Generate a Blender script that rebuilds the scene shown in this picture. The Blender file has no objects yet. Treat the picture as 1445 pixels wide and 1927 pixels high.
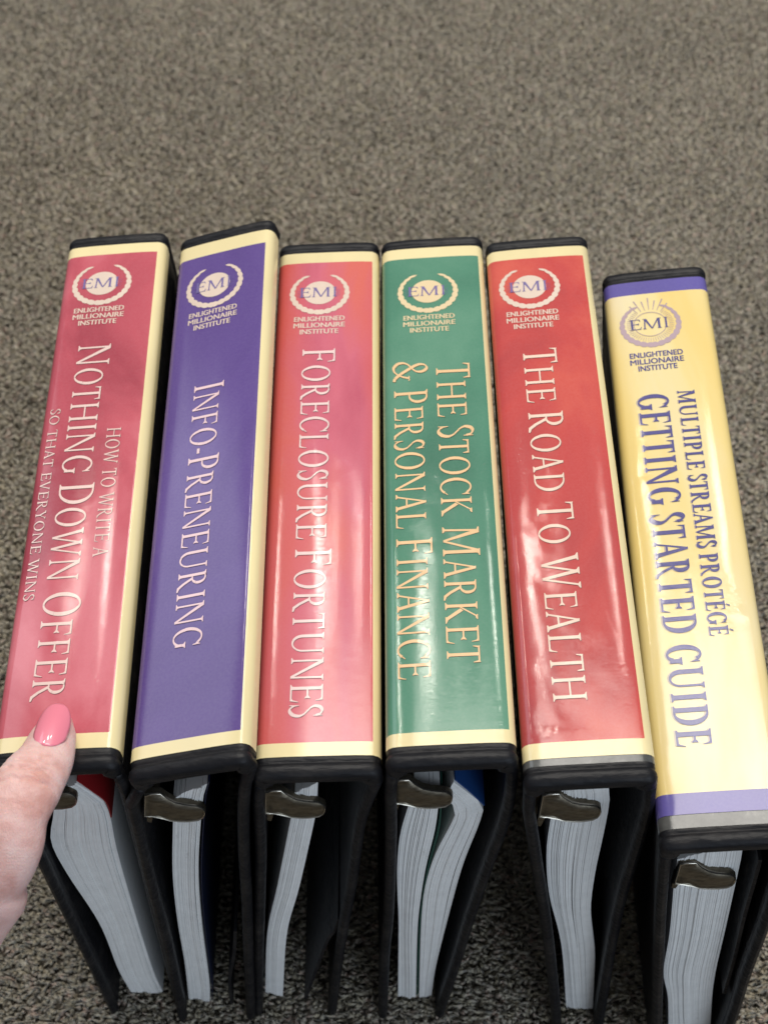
import bpy, bmesh, math, random
import numpy as np
from mathutils import Vector, Matrix

sc = bpy.context.scene
COL = sc.collection
R = math.radians
rng = np.random.default_rng(7)
random.seed(7)

# ------------------------------------------------------------------ camera
cam_d = bpy.data.cameras.new("camera")
cam = bpy.data.objects.new("camera", cam_d)
COL.objects.link(cam)
cam.location = (0.0, -0.42337, 0.80220)
cam.rotation_euler = (R(38.0868), 0.0, 0.0)
cam.rotation_euler = (Matrix.Rotation(R(38.0868), 3, 'X') @ Matrix.Rotation(R(-0.1606), 3, 'Z')).to_euler()
cam_d.sensor_fit = 'VERTICAL'
cam_d.sensor_height = 36.0
cam_d.sensor_width = 27.0
cam_d.lens = 36.0 * 2932.27 / 1927.0
cam_d.clip_start = 0.02
cam_d.clip_end = 50.0
cam_d.dof.use_dof = True
cam_d.dof.focus_distance = 0.655
cam_d.dof.aperture_fstop = 14.0
sc.camera = cam

# ------------------------------------------------------------------ light
world = bpy.data.worlds.new("World")
sc.world = world
world.use_nodes = True
bg = world.node_tree.nodes['Background']
bg.inputs['Color'].default_value = (0.80, 0.88, 1.0, 1)
bg.inputs['Strength'].default_value = 0.24


def area(name, loc, aim, sx, sy, power, color):
    d = bpy.data.lights.new(name, 'AREA')
    d.shape = 'RECTANGLE'
    d.size, d.size_y, d.energy, d.color = sx, sy, power, color
    o = bpy.data.objects.new(name, d)
    COL.objects.link(o)
    o.location = loc
    o.rotation_euler = (Vector(aim) - Vector(loc)).to_track_quat('-Z', 'Y').to_euler()
    return o


area("ceiling_light", (0.12, 0.60, 2.40), (0.0, 0.1, 0.2), 1.3, 1.1, 40, (1.0, 0.95, 0.87))
for bx, pw in ((-0.78, 1.7), (-0.20, 2.0), (0.30, 1.6)):
    area("lamp_bulb", (bx, 1.33, 2.10), (0.0, 0.0, 0.26), 0.10, 0.10, pw, (1.0, 0.93, 0.82))
area("window_light", (1.2, -2.1, 1.25), (0.0, 0.0, 0.2), 1.6, 1.3, 21, (0.72, 0.85, 1.0))
area("side_reflection_light", (-1.65, 1.25, 2.0), (0.0, 0.0, 0.25), 1.1, 0.9, 7, (0.86, 0.92, 1.0))  # unseen lamp added to give the purple spine its pale reflection

sc.view_settings.view_transform = 'Standard'
sc.view_settings.look = 'None'
sc.view_settings.exposure = 0.13
sc.view_settings.gamma = 1.0
try:
    sc.cycles.max_bounces = 6
    sc.cycles.use_denoising = True
except Exception:
    pass


# ------------------------------------------------------------------ helpers
def empty(name, loc, rz=0.0):
    o = bpy.data.objects.new(name, None)
    COL.objects.link(o)
    o.empty_display_size = 0.05
    o.location = loc
    o.rotation_euler = (0, 0, rz)
    return o


def mesh_obj(name, verts, faces, mats, parent=None, face_mats=None, smooth=True, angle=40):
    me = bpy.data.meshes.new(name)
    me.from_pydata([tuple(map(float, v)) for v in verts], [], faces)
    for m in (mats if isinstance(mats, (list, tuple)) else [mats]):
        me.materials.append(m)
    if face_mats is not None:
        me.polygons.foreach_set('material_index', face_mats)
    if smooth:
        me.polygons.foreach_set('use_smooth', [True] * len(me.polygons))
        me.set_sharp_from_angle(angle=R(angle))
    me.update()
    o = bpy.data.objects.new(name, me)
    COL.objects.link(o)
    if parent:
        o.parent = parent
    return o


def tag(o, label, cat, group=None, kind=None):
    if label: o['label'] = label
    if cat: o['category'] = cat
    if group: o['group'] = group
    if kind: o['kind'] = kind


class NT:
    """tiny node-tree builder"""
    def __init__(self, name):
        self.m = bpy.data.materials.new(name)
        self.m.use_nodes = True
        self.t = self.m.node_tree
        self.b = self.t.nodes['Principled BSDF']

    def n(self, typ, **kw):
        nd = self.t.nodes.new(typ)
        for k, v in kw.items():
            if k.startswith('i_'):
                nd.inputs[k[2:].replace('_', ' ')].default_value = v
            else:
                setattr(nd, k, v)
        return nd

    def l(self, a, b):
        self.t.links.new(a, b)

    def coord(self, scale=(1, 1, 1), loc=(0, 0, 0), rot=(0, 0, 0)):
        tc = self.n('ShaderNodeTexCoord')
        mp = self.n('ShaderNodeMapping')
        mp.inputs['Scale'].default_value = scale
        mp.inputs['Location'].default_value = loc
        mp.inputs['Rotation'].default_value = rot
        self.l(tc.outputs['Object'], mp.inputs['Vector'])
        return mp.outputs['Vector']

    def noise(self, vec, scale, detail=3.0, rough=0.5, dist=0.0):
        nd = self.n('ShaderNodeTexNoise')
        nd.inputs['Scale'].default_value = scale
        nd.inputs['Detail'].default_value = detail
        nd.inputs['Roughness'].default_value = rough
        nd.inputs['Distortion'].default_value = dist
        self.l(vec, nd.inputs['Vector'])
        return nd.outputs['Fac']

    def ramp(self, fac, stops):
        r = self.n('ShaderNodeValToRGB')
        e = r.color_ramp.elements
        while len(e) < len(stops):
            e.new(0.5)
        for k, (p, c) in enumerate(stops):
            e[k].position = p
            e[k].color = (*c, 1) if len(c) == 3 else c
        self.l(fac, r.inputs['Fac'])
        return r.outputs['Color']

    def math(self, op, a, b=None, clamp=False):
        nd = self.n('ShaderNodeMath', operation=op, use_clamp=clamp)
        for k, x in enumerate((a, b)):
            if x is None: continue
            if isinstance(x, (int, float)): nd.inputs[k].default_value = x
            else: self.l(x, nd.inputs[k])
        return nd.outputs[0]

    def mix(self, fac, a, b, blend='MIX'):
        nd = self.n('ShaderNodeMix', data_type='RGBA', blend_type=blend)
        for s, x in ((nd.inputs[0], fac), (nd.inputs[6], a), (nd.inputs[7], b)):
            if hasattr(x, 'links'): self.l(x, s)
            elif isinstance(x, (int, float)): s.default_value = x
            else: s.default_value = (*x, 1) if len(x) == 3 else x
        return nd.outputs[2]

    def bump(self, h, dist, strength=1.0, normal=None):
        b = self.n('ShaderNodeBump')
        b.inputs['Distance'].default_value = dist
        b.inputs['Strength'].default_value = strength
        self.l(h, b.inputs['Height'])
        if normal is not None: self.l(normal, b.inputs['Normal'])
        return b.outputs['Normal']


def vinyl_coat(nt, seed, crease=0.5, ridge=1.0):
    """clear vinyl sleeve lying over the printed card: its own wavy coat normal"""
    o = (seed * 3.17, seed * 1.91, seed * 0.7)
    a = nt.noise(nt.coord((1, 0.05, 1), o), 46, 0.5, 0.3)             # long ridges along the spine
    f = nt.noise(nt.coord((0.02, 1, 1), o), 5200, 0.0, 0.5)           # fine cross brushing of the film
    c = nt.noise(nt.coord((1, 0.8, 1), o, (0, 0, 0.5)), 58, 0.6, 0.4, 0.7)  # sagging wrinkles
    w = nt.noise(nt.coord((1, 0.5, 1), (o[1], o[2], o[0])), 16, 1.0)  # where the film has come loose
    wm = nt.ramp(w, [(0.50, (0, 0, 0)), (0.74, (1, 1, 1))])
    n1 = nt.bump(a, 0.0012 * ridge)
    n2 = nt.bump(f, 0.000010, 1.0, n1)
    cc = nt.math('MULTIPLY', c, wm)
    n3 = nt.bump(cc, 0.0011 * crease, 1.0, n2)
    b = nt.b
    b.inputs['Coat Weight'].default_value = 0.85
    b.inputs['Coat Roughness'].default_value = 0.10
    b.inputs['Coat IOR'].default_value = 1.5
    nt.l(n3, b.inputs['Coat Normal'])
    b.inputs['Roughness'].default_value = 0.55
    b.inputs['Specular IOR Level'].default_value = 0.25


def print_mat(name, seed, stops, scale=22, stretch=0.45, crease=0.5, ridge=1.0, detail=4.0, side=None):
    nt = NT(name)
    v = nt.coord((1, stretch, 1), (seed * 2.3, seed, 0))
    f = nt.noise(v, scale, detail, 0.55, 0.6)
    col = nt.ramp(f, stops)
    if side:
        x0, w, c_side = side
        sx = nt.n('ShaderNodeSeparateXYZ')
        tc = nt.n('ShaderNodeTexCoord')
        nt.l(tc.outputs['Object'], sx.inputs[0])
        dx = nt.math('ABSOLUTE', nt.math('SUBTRACT', sx.outputs[0], x0))
        wob = nt.math('MULTIPLY', nt.math('SUBTRACT', nt.noise(nt.coord((1, .3, 1), (seed, 3, 1)), 30, 3.0), .5), 0.030)
        fac = nt.math('MULTIPLY', nt.math('ADD', dx, wob), 1.0 / w, True)
        fac = nt.ramp(fac, [(0.35, (0, 0, 0)), (1.0, (1, 1, 1))])
        col = nt.mix(fac, col, c_side)
    g = nt.noise(nt.coord(), 900, 2.0)
    col = nt.mix(nt.math('MULTIPLY', g, 0.05), col, (0.9, 0.85, 0.85), 'MIX')
    nt.l(col, nt.b.inputs['Base Color'])
    vinyl_coat(nt, seed, crease, ridge)
    return nt.m


def flat_print(name, seed, col, crease=0.5, ridge=1.0, vary=0.06):
    c2 = tuple(x * (1 - vary * 2) for x in col)
    return print_mat(name, seed, [(0.3, c2), (0.65, col)], 30, 0.4, crease, ridge)


# ------------------------------------------------------------------ shared materials
nt = NT('black_vinyl')
spk = nt.noise(nt.coord((1, 1, 1)), 170, 2.0, 0.6)
scuff = nt.noise(nt.coord((0.35, 1, 1), (3, 1, 2)), 60, 6.0, 0.75)
col = nt.ramp(scuff, [(0.48, (0.008, 0.008, 0.010)), (0.62, (0.022, 0.020, 0.020)), (0.76, (0.085, 0.075, 0.066))])
fleck = nt.ramp(spk, [(0.765, (0, 0, 0)), (0.785, (1, 1, 1))])
col = nt.mix(fleck, col, (0.30, 0.27, 0.21))
nt.l(col, nt.b.inputs['Base Color'])
nt.b.inputs['Roughness'].default_value = 0.48
nt.b.inputs['Specular IOR Level'].default_value = 0.26
nt.l(nt.bump(nt.noise(nt.coord((1, 1, 1)), 1500, 3.0, 0.6), 0.00012, 0.6,
             nt.bump(nt.noise(nt.coord((.35, 1, 1)), 190, 3.0, 0.55), 0.0009)), nt.b.inputs['Normal'])
VINYL = nt.m

nt = NT('paper_edge')
s1 = nt.noise(nt.coord((1, 1, 1)), 140, 4.0, 0.6)
col = nt.ramp(s1, [(0.30, (0.82, 0.815, 0.80)), (0.6, (0.88, 0.875, 0.86)), (0.8, (0.90, 0.895, 0.88))])
dirt = nt.ramp(nt.noise(nt.coord((1, 1, 0.35), (5, 2, 1)), 120, 5.0, 0.7), [(0.66, (0, 0, 0)), (0.80, (1, 1, 1))])
col = nt.mix(nt.math('MULTIPLY', dirt, 0.55), col, (0.34, 0.31, 0.27))
nt.l(col, nt.b.inputs['Base Color'])
nt.b.inputs['Roughness'].default_value = 0.8
nt.b.inputs['Specular IOR Level'].default_value = 0.15
PAPER = nt.m


def sheet_mat(name, c):
    nt = NT(name)
    f = nt.noise(nt.coord(), 60, 3.0)
    nt.l(nt.ramp(f, [(0.3, tuple(x * .85 for x in c)), (0.7, c)]), nt.b.inputs['Base Color'])
    nt.b.inputs['Roughness'].default_value = 0.5
    return nt.m


nt = NT('clear_hem_over_black')
nt.l(nt.ramp(nt.noise(nt.coord(), 130, 5.0, 0.65), [(0.35, (0.06, 0.06, 0.058)), (0.6, (0.10, 0.10, 0.094)), (0.75, (0.20, 0.19, 0.175))]), nt.b.inputs['Base Color'])
vinyl_coat(nt, 8.1, .4, .8)
HEM = nt.m

RED_SHEET = sheet_mat('red_divider', (0.30, 0.012, 0.015))
BLUE_SHEET = sheet_mat('blue_divider', (0.012, 0.06, 0.22))
NAVY_SHEET = sheet_mat('navy_divider', (0.004, 0.009, 0.035))
GREEN_SHEET = sheet_mat('green_divider', (0.015, 0.085, 0.06))

nt = NT('dark_bronze_steel')
f = nt.noise(nt.coord((1, 1, 3)), 260, 4.0, 0.6)
nt.l(nt.ramp(f, [(0.3, (0.10, 0.084, 0.060)), (0.7, (0.20, 0.172, 0.128))]), nt.b.inputs['Base Color'])
nt.b.inputs['Metallic'].default_value = 0.85
nt.b.inputs['Roughness'].default_value = 0.36
nt.l(nt.bump(nt.noise(nt.coord(), 500, 2.0), 0.0001), nt.b.inputs['Normal'])
STEEL = nt.m
nt = NT('steel_edge_highlight')  # brighter metal that paints highlight edges onto the lever lip
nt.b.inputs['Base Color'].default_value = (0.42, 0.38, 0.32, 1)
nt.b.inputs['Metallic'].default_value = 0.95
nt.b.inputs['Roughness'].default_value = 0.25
EDGE_HIGHLIGHT = nt.m

# ------------------------------------------------------------------ carpet
nt = NT('carpet_yarn')
f = nt.noise(nt.coord(), 330, 3.0, 0.75)
col = nt.ramp(f, [(0.24, (0.15, 0.126, 0.100)), (0.42, (0.34, 0.303, 0.240)), (0.58, (0.49, 0.446, 0.362)), (0.78, (0.70, 0.645, 0.54))])
f2 = nt.noise(nt.coord((1, 1, 1), (4, 7, 0)), 210, 2.0, 0.6)
tint = nt.ramp(f2, [(0.38, (1.0, 0.96, 0.86)), (0.55, (1.0, 1.0, 1.0)), (0.68, (1.10, 0.90, 0.88))])
col = nt.mix(1.0, col, tint, 'MULTIPLY')
big = nt.ramp(nt.noise(nt.coord(), 7, 3.0), [(0.3, (0.90, 0.90, 0.90)), (0.7, (1.08, 1.08, 1.08))])
col = nt.mix(1.0, col, big, 'MULTIPLY')
nt.l(col, nt.b.inputs['Base Color'])
nt.b.inputs['Roughness'].default_value = 0.9
nt.b.inputs['Specular IOR Level'].default_value = 0.1
nt.b.inputs['Sheen Weight'].default_value = 0.15
YARN = nt.m

# floor beyond the tufts: yarn colours darkened to include the pile's own shading
nt = NT('carpet_ground_shaded')
f = nt.noise(nt.coord(), 260, 4.0, 0.7)
nt.l(nt.ramp(f, [(0.30, (0.055, 0.046, 0.037)), (0.5, (0.135, 0.119, 0.096)), (0.7, (0.225, 0.204, 0.168))]), nt.b.inputs['Base Color'])
nt.b.inputs['Roughness'].default_value = 0.95
nt.b.inputs['Specular IOR Level'].default_value = 0.05
nt.l(nt.bump(f, 0.004), nt.b.inputs['Normal'])
GROUND = nt.m

g = mesh_obj('carpet', [(-3, -3, -0.0045), (3, -3, -0.0045), (3, 4, -0.0045), (-3, 4, -0.0045)], [(0, 1, 2, 3)], GROUND, smooth=False)
tag(g, 'heathered brown grey cut pile carpet under the binders', 'carpet', kind='structure')


def build_pile():
    pitch = 0.00215
    xs = np.arange(-0.55, 0.55, pitch)
    ys = np.arange(-0.46, 0.96, pitch)
    X, Y = np.meshgrid(xs, ys)
    n = X.size
    X = X.ravel() + rng.uniform(-.5, .5, n) * pitch
    Y = Y.ravel() + rng.uniform(-.5, .5, n) * pitch
    ns, nr = 3, 3
    # smooth lean field so neighbouring tufts lie the same way in patches
    ang = 1.6 * np.sin(X * 91 + 1.3 * np.sin(Y * 117)) + 1.5 * np.sin(Y * 99 + 2.1 * np.sin(X * 83 + 1)) + rng.normal(0, 2.0, n)
    lean = np.abs(rng.normal(0.0030, 0.0016, n))
    hgt = rng.uniform(0.0040, 0.0064, n)
    rad = rng.uniform(0.0009, 0.0017, n)
    hx, hy = np.cos(ang) * 1.5, np.sin(ang) * .6
    tv = np.array([0, .62, 1.0])
    rv = np.array([.9, 1.1, .45])
    verts = np.zeros((n, ns, nr, 3), np.float32)
    ph = rng.uniform(0, 6.28, n)
    for s in range(ns):
        t = tv[s]
        cxx = X + hx * lean * t ** 1.6
        cyy = Y + hy * lean * t ** 1.6
        cz = -0.0045 + hgt * (t - 0.25 * t * t)
        for k in range(nr):
            a = ph + k * 2 * np.pi / nr + t * 1.2
            verts[:, s, k, 0] = cxx + np.cos(a) * rad * rv[s]
            verts[:, s, k, 1] = cyy + np.sin(a) * rad * rv[s]
            verts[:, s, k, 2] = cz
    base = (np.arange(n) * ns * nr)[:, None]
    q = []
    for s in range(ns - 1):
        for k in range(nr):
            k2 = (k + 1) % nr
            q.append([s * nr + k, s * nr + k2, (s + 1) * nr + k2, (s + 1) * nr + k])
    q = np.array(q)
    F = (base[:, None, :] + q[None]).reshape(-1, 4)
    me = bpy.data.meshes.new('carpet_pile')
    me.vertices.add(n * ns * nr)
    me.vertices.foreach_set('co', verts.reshape(-1))
    me.loops.add(F.size)
    me.loops.foreach_set('vertex_index', F.reshape(-1).astype(np.int32))
    me.polygons.add(len(F))
    me.polygons.foreach_set('loop_start', np.arange(0, F.size, 4, dtype=np.int32))
    me.polygons.foreach_set('use_smooth', np.ones(len(F), bool))
    me.update(calc_edges=True)
    me.materials.append(YARN)
    o = bpy.data.objects.new('carpet_pile', me)
    COL.objects.link(o)
    tag(o, 'short curly brown grey carpet tufts covering the floor', 'carpet pile', kind='stuff')


build_pile()

# ------------------------------------------------------------------ serif capitals, drawn as polygons (cap height 1)
class Serif:
    def __init__(self, T=.115, t=.048, s=.085, h=.035):
        self.T, self.t, self.s, self.h = T, t, s, h

    def stem(self, x, w=None, y0=0., y1=1., bot=1, top=1, sl=None, sr=None):
        w = w or self.T
        s, h = self.s, self.h
        sl = s if sl is None else sl
        sr = s if sr is None else sr
        a, b = x - w / 2, x + w / 2
        L, Rr = [], []
        br = .09
        if bot:
            L += [(a - sl, y0), (a - sl, y0 + h * .8), (a - sl * .35, y0 + h * 1.25), (a - sl * .06, y0 + h + br * .45), (a, y0 + h + br)]
            Rr += [(b + sr, y0), (b + sr, y0 + h * .8), (b + sr * .35, y0 + h * 1.25), (b + sr * .06, y0 + h + br * .45), (b, y0 + h + br)]
        else:
            L += [(a, y0)]; Rr += [(b, y0)]
        if top:
            L += [(a, y1 - h - br), (a - sl * .06, y1 - h - br * .45), (a - sl * .35, y1 - h * 1.25), (a - sl, y1 - h * .8), (a - sl, y1)]
            Rr += [(b, y1 - h - br), (b + sr * .06, y1 - h - br * .45), (b + sr * .35, y1 - h * 1.25), (b + sr, y1 - h * .8), (b + sr, y1)]
        else:
            L += [(a, y1)]; Rr += [(b, y1)]
        # as quads, always the same count left and right
        return [[L[i], Rr[i], Rr[i + 1], L[i + 1]] for i in range(len(L) - 1)]

    def diag(self, x0, y0, x1, y1, w):
        return [[(x0 - w / 2, y0), (x0 + w / 2, y0), (x1 + w / 2, y1), (x1 - w / 2, y1)]]

    def foot(self, x, y, w, up=1):
        s, h = self.s * .85, self.h
        a, b = x - w / 2 - s, x + w / 2 + s
        return [[(a, y), (b, y), (b, y + up * h * .8), (x + w / 2, y + up * h * 2.0), (x - w / 2, y + up * h * 2.0), (a, y + up * h * .8)]]

    def arm(self, x0, x1, y, up=0, dn=0, ext=.0):
        t = self.t
        P = [[(x0, y - t / 2), (x1, y - t / 2), (x1, y + t / 2), (x0, y + t / 2)]]
        if up: P.append([(x1 - .13, y), (x1 + .005, y), (x1 + .03 + ext, y + up), (x1 + .005 + ext, y + up), (x1 - .035, y + t * 1.2)])
        if dn: P.append([(x1 - .13, y), (x1 - .035, y - t * 1.2), (x1 + .005 + ext, y - dn), (x1 + .03 + ext, y - dn), (x1 + .005, y)])
        return P

    def band(self, cx, cy, rx, ry, a0, a1, wx, wy, n=26, sq=1.0):
        P = []
        pts = []
        for i in range(n + 1):
            a = R(a0 + (a1 - a0) * i / n)
            c, s = math.cos(a), math.sin(a)
            pts.append(((cx + rx * c, cy + ry * s), (cx + (rx - wx) * c, cy + (ry - wy) * s)))
        for (o1, i1), (o2, i2) in zip(pts, pts[1:]):
            P.append([i1, o1, o2, i2])
        return P

    def nib(self, pts, T, t, rot=0., n=8):
        """broad-nib stroke along a Catmull-Rom path"""
        p = [np.array(q, float) for q in pts]
        p = [2 * p[0] - p[1]] + p + [2 * p[-1] - p[-2]]
        c = []
        for k in range(1, len(p) - 2):
            for j in range(n):
                u = j / n
                c.append(.5 * (2 * p[k] + (p[k + 1] - p[k - 1]) * u + (2 * p[k - 1] - 5 * p[k] + 4 * p[k + 1] - p[k + 2]) * u * u
                               + (3 * p[k] - p[k - 1] - 3 * p[k + 1] + p[k + 2]) * u ** 3))
        c.append(p[-2])
        c = np.array(c)
        tg = np.gradient(c, axis=0)
        tg /= np.linalg.norm(tg, axis=1)[:, None]
        nm = np.c_[-tg[:, 1], tg[:, 0]]
        cr, sr = math.cos(rot), math.sin(rot)
        w = np.sqrt((T * (nm[:, 0] * cr + nm[:, 1] * sr)) ** 2 + (t * (-nm[:, 0] * sr + nm[:, 1] * cr)) ** 2)
        A = c + nm * w[:, None] / 2
        B = c - nm * w[:, None] / 2
        return [[tuple(B[i]), tuple(B[i + 1]), tuple(A[i + 1]), tuple(A[i])] for i in range(len(c) - 1)]

    def glyph(self, ch):
        T, t, s, h = self.T, self.t, self.s, self.h
        m = .06 + s          # left margin to stem edge
        x = m + T / 2
        P = []
        if ch == ' ': return [], .30
        if ch == '-': return [[(.05, .30), (.30, .30), (.30, .30 + t * 1.9), (.05, .30 + t * 1.9)]], .36
        if ch == 'I': return self.stem(x), 2 * m + T
        if ch in 'EFL':
            W = {'E': .54, 'F': .51, 'L': .54}[ch] + m
            P += self.stem(x, bot=1, top=1, sr=(s if ch == 'F' else s * .3) if ch != 'L' else s)
            if ch != 'L': P += self.arm(x, W - .03, 1 - t / 2, dn=.20)
            if ch != 'L': P += self.arm(x, W - .11, .53, up=.085, dn=.085)
            if ch in 'EL': P += self.arm(x, W + .01, t / 2, up=.22, ext=.02)
            return P, W + .07
        if ch == 'T':
            W = .74
            P += self.stem(W / 2, top=0)
            P += [[(.07, 1 - t), (W - .07, 1 - t), (W - .06, 1), (.06, 1)]]
            P += [[(.05, 1 - .20), (.075, 1 - .20), (.125, 1 - t * 1.1), (.19, 1 - t * .6), (.06, 1.015)]]
            P += [[(W - .05, 1 - .20), (W - .06, 1.015), (W - .19, 1 - t * .6), (W - .125, 1 - t * 1.1), (W - .075, 1 - .20)]]
            return P, W
        if ch == 'H':
            W = .62 + T
            x2 = m + W - T / 2 - .0
            P += self.stem(x) + self.stem(x2) + [[(x, .52 - t / 2), (x2, .52 - t / 2), (x2, .52 + t / 2), (x, .52 + t / 2)]]
            return P, x2 + T / 2 + m
        if ch == 'N':
            w = t * 1.35
            x1 = m + w / 2; x2 = x1 + .66
            P += self.stem(x1, w, top=0) + self.stem(x2, w, bot=0)
            P += [[(x1 - w / 2 - T * .35, 1), (x1 - w / 2 + T * .95, 1), (x2 + w / 2, -.01), (x2 - w / 2 - .02, -.01)]]
            P += [[(x1 - w / 2 - s, 1), (x1 - w / 2 - s, 1 - h * .8), (x1, 1 - h * 2), (x1 + w, 1)]]
            return P, x2 + w / 2 + m
        if ch == 'M':
            w = t * 1.35
            x1 = m + w / 2; xm = x1 + .40; x2 = x1 + .80
            P += self.diag(x1, 0, x1 + .04, 1, w) + self.foot(x1, 0, w)
            P += self.stem(x2, T, top=1, sl=s * .5)
            P += [[(x1 - .03, 1), (x1 + T * 1.05, 1), (xm + .035, .02), (xm - .035, .02)]]
            P += [[(xm - .03, .02), (xm + .04, .02), (x2 + .02, 1), (x2 - .06, 1)]]
            P += [[(x1 - s, 1), (x1 - s, 1 - h), (x1 + .02, 1 - h * 2), (x1 + w, 1)]]
            return P, x2 + T / 2 + m
        if ch == 'A':
            W = .80
            ap = W / 2 - .01
            P += self.diag(.11, 0, ap - .005, 1.0, t * 1.3) + self.foot(.11, 0, t * 1.3)
            P += [[(W - .12 - T * .55, 0), (W - .12 + T * .55, 0), (ap + .05, 1.02), (ap - .06, 1.02)]]
            P += self.foot(W - .12, 0, T * 1.05)
            P += [[(.22, .34), (W - .23, .34), (W - .25, .34 + t), (.235, .34 + t)]]
            return P, W
        if ch == 'V':
            W = .80
            P += [[(W / 2 - .045, -.01), (W / 2 + .05, -.01), (.11 + T * .55, 1), (.11 - T * .55, 1)]] + self.foot(.12, 1, T, -1)
            P += self.diag(W / 2, -.01, W - .13, 1, t * 1.3) + self.foot(W - .13, 1, t * 1.3, -1)
            return P, W
        if ch == 'W':
            a = .11; d = .30
            W = a * 2 + d * 3 + .10
            p0, p1, p2, p3, p4 = a, a + .27, a + .50, a + .75, W - a
            P += [[(p1 - .045, -.01), (p1 + .045, -.01), (p0 + T * .55, 1), (p0 - T * .55, 1)]] + self.foot(p0, 1, T, -1)
            P += self.diag(p1, -.01, p2 + .03, 1, t * 1.25)
            P += [[(p3 - .045, -.01), (p3 + .045, -.01), (p2 + T * .5, 1), (p2 - T * .55, 1)]] + self.foot(p2, 1, T * .8, -1)
            P += self.diag(p3, -.01, p4, 1, t * 1.25) + self.foot(p4, 1, t * 1.3, -1)
            return P, W
        if ch == 'Y':
            W = .76
            P += self.stem(W / 2, y1=.46, top=0)
            P += [[(W / 2 - T / 2, .44), (W / 2 + T / 2, .44), (.12 + T * .5, 1), (.12 - T * .55, 1)]] + self.foot(.12, 1, T, -1)
            P += [[(W / 2, .44), (W / 2 + T / 2, .46), (W - .10, 1), (W - .16, 1)]] + self.foot(W - .13, 1, t * 1.3, -1)
            return P, W
        if ch == 'K':
            P += self.stem(x)
            P += [[(x + T / 2, .44), (x + T / 2, .52), (x + .42, 1), (x + .48, 1)]] + self.foot(x + .45, 1, t, -1)
            P += [[(x + T * .5 + .04, .47), (x + T * .5 + .13, .56), (x + .61, 0), (x + .47, 0)]]
            P += [[(x + .42, 0), (x + .68, 0), (x + .68, h * .8), (x + .57, h * 2.2), (x + .45, h * 2)]]
            return P, x + .70
        if ch == 'U':
            w2 = t * 1.35
            x2 = x + .60
            P += self.stem(x, y0=.33, bot=0) + self.stem(x2, w2, y0=.33, bot=0)
            o0, o1 = x - T / 2, x2 + w2 / 2
            cxo = (o0 + o1) / 2; ro = (o1 - o0) / 2
            i0, i1 = x + T / 2, x2 - w2 / 2
            cxi = (i0 + i1) / 2; ri = (i1 - i0) / 2
            n = 22
            for k in range(n):
                q = []
                for kk in (k, k + 1):
                    a = R(180 + 180 * kk / n)
                    q.append(((cxo + ro * math.cos(a), .34 + .355 * math.sin(a)), (cxi + ri * math.cos(a), .34 + (.355 - t * 1.1) * math.sin(a))))
                P.append([q[0][0], q[1][0], q[1][1], q[0][1]])
            return P, x2 + w2 / 2 + m
        if ch == 'O': return self.band(.47, .5, .41, .52, 0, 360, T * 1.12, t, 48), .94
        if ch == 'D':
            P += self.stem(x, sr=0) + self.band(x + .14, .5, .50, .5, -90, 90, T * 1.1, t)
            P += [[(x, 0), (x + .145, 0), (x + .145, t), (x, t)], [(x, 1 - t), (x + .145, 1 - t), (x + .145, 1), (x, 1)]]
            return P, x + .70
        if ch in 'PR':
            cy, ry = (.715, .285) if ch == 'P' else (.74, .26)
            P += self.stem(x, sr=s) if ch == 'P' else self.stem(x, sr=s * .7)
            P += self.band(x + .14, cy, .30 if ch == 'P' else .28, ry, -90, 90, T, t)
            P += [[(x, 1 - t), (x + .145, 1 - t), (x + .145, 1), (x, 1)], [(x, cy - ry), (x + .145, cy - ry), (x + .145, cy - ry + t), (x, cy - ry + t)]]
            if ch == 'P': return P, x + .50
            P += [[(x + .09, .50), (x + .20, .51), (x + .385, .22), (x + .30, .17)], [(x + .30, .17), (x + .385, .22), (x + .53, .06), (x + .47, -.02)],
                  [(x + .47, -.02), (x + .53, .06), (x + .66, .015), (x + .66, -.035)]]
            return P, x + .655
        if ch in 'CG':
            P += self.band(.48, .5, .42, .52, 48, 312 if ch == 'C' else 318, T * 1.1, t * 1.05, 34)
            P += [[(.70, .84), (.765, .80), (.80, .70), (.825, .70), (.815, .955), (.79, .955), (.765, .90)]]
            if ch == 'C':
                P += [[(.70, .15), (.75, .135), (.83, .22), (.815, .24), (.765, .20)]]
                return P, .84
            xg = .76
            P += self.stem(xg, T * .95, y0=.08, y1=.44, bot=0, top=1, sr=s * .8, sl=s * .9)
            return P, .93
        if ch == 'S':
            P += self.nib([(.455, .80), (.40, .93), (.27, .985), (.15, .93), (.10, .79), (.15, .66), (.27, .55), (.40, .44), (.475, .30), (.445, .13), (.32, .015), (.19, .02), (.085, .14)], T * 1.05, t, -.62)
            P += [[(.425, .85), (.455, .72), (.48, .72), (.475, 1.0), (.455, 1.0)], [(.065, .28), (.09, .28), (.12, .13), (.085, -.01), (.065, -.01)]]
            return P, .55
        if ch == '&':
            P += self.nib([(.78, .44), (.70, .25), (.52, .05), (.30, -.01), (.12, .10), (.08, .26), (.16, .42), (.34, .54), (.48, .66), (.52, .80), (.46, .94), (.34, 1.0), (.22, .94), (.18, .80), (.24, .64), (.42, .40), (.62, .16), (.78, .03), (.90, .0)], T * .95, t, .6)
            P += [[(.68, .44), (.90, .44), (.90, .44 + h), (.68, .44 + h)]]
            return P, .94
        if ch == 'É':
            P, W = self.glyph('E')
            P = P + [[(.30, 1.07), (.36, 1.07), (.50, 1.24), (.40, 1.26)]]
            return P, W
        return [], .4


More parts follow.
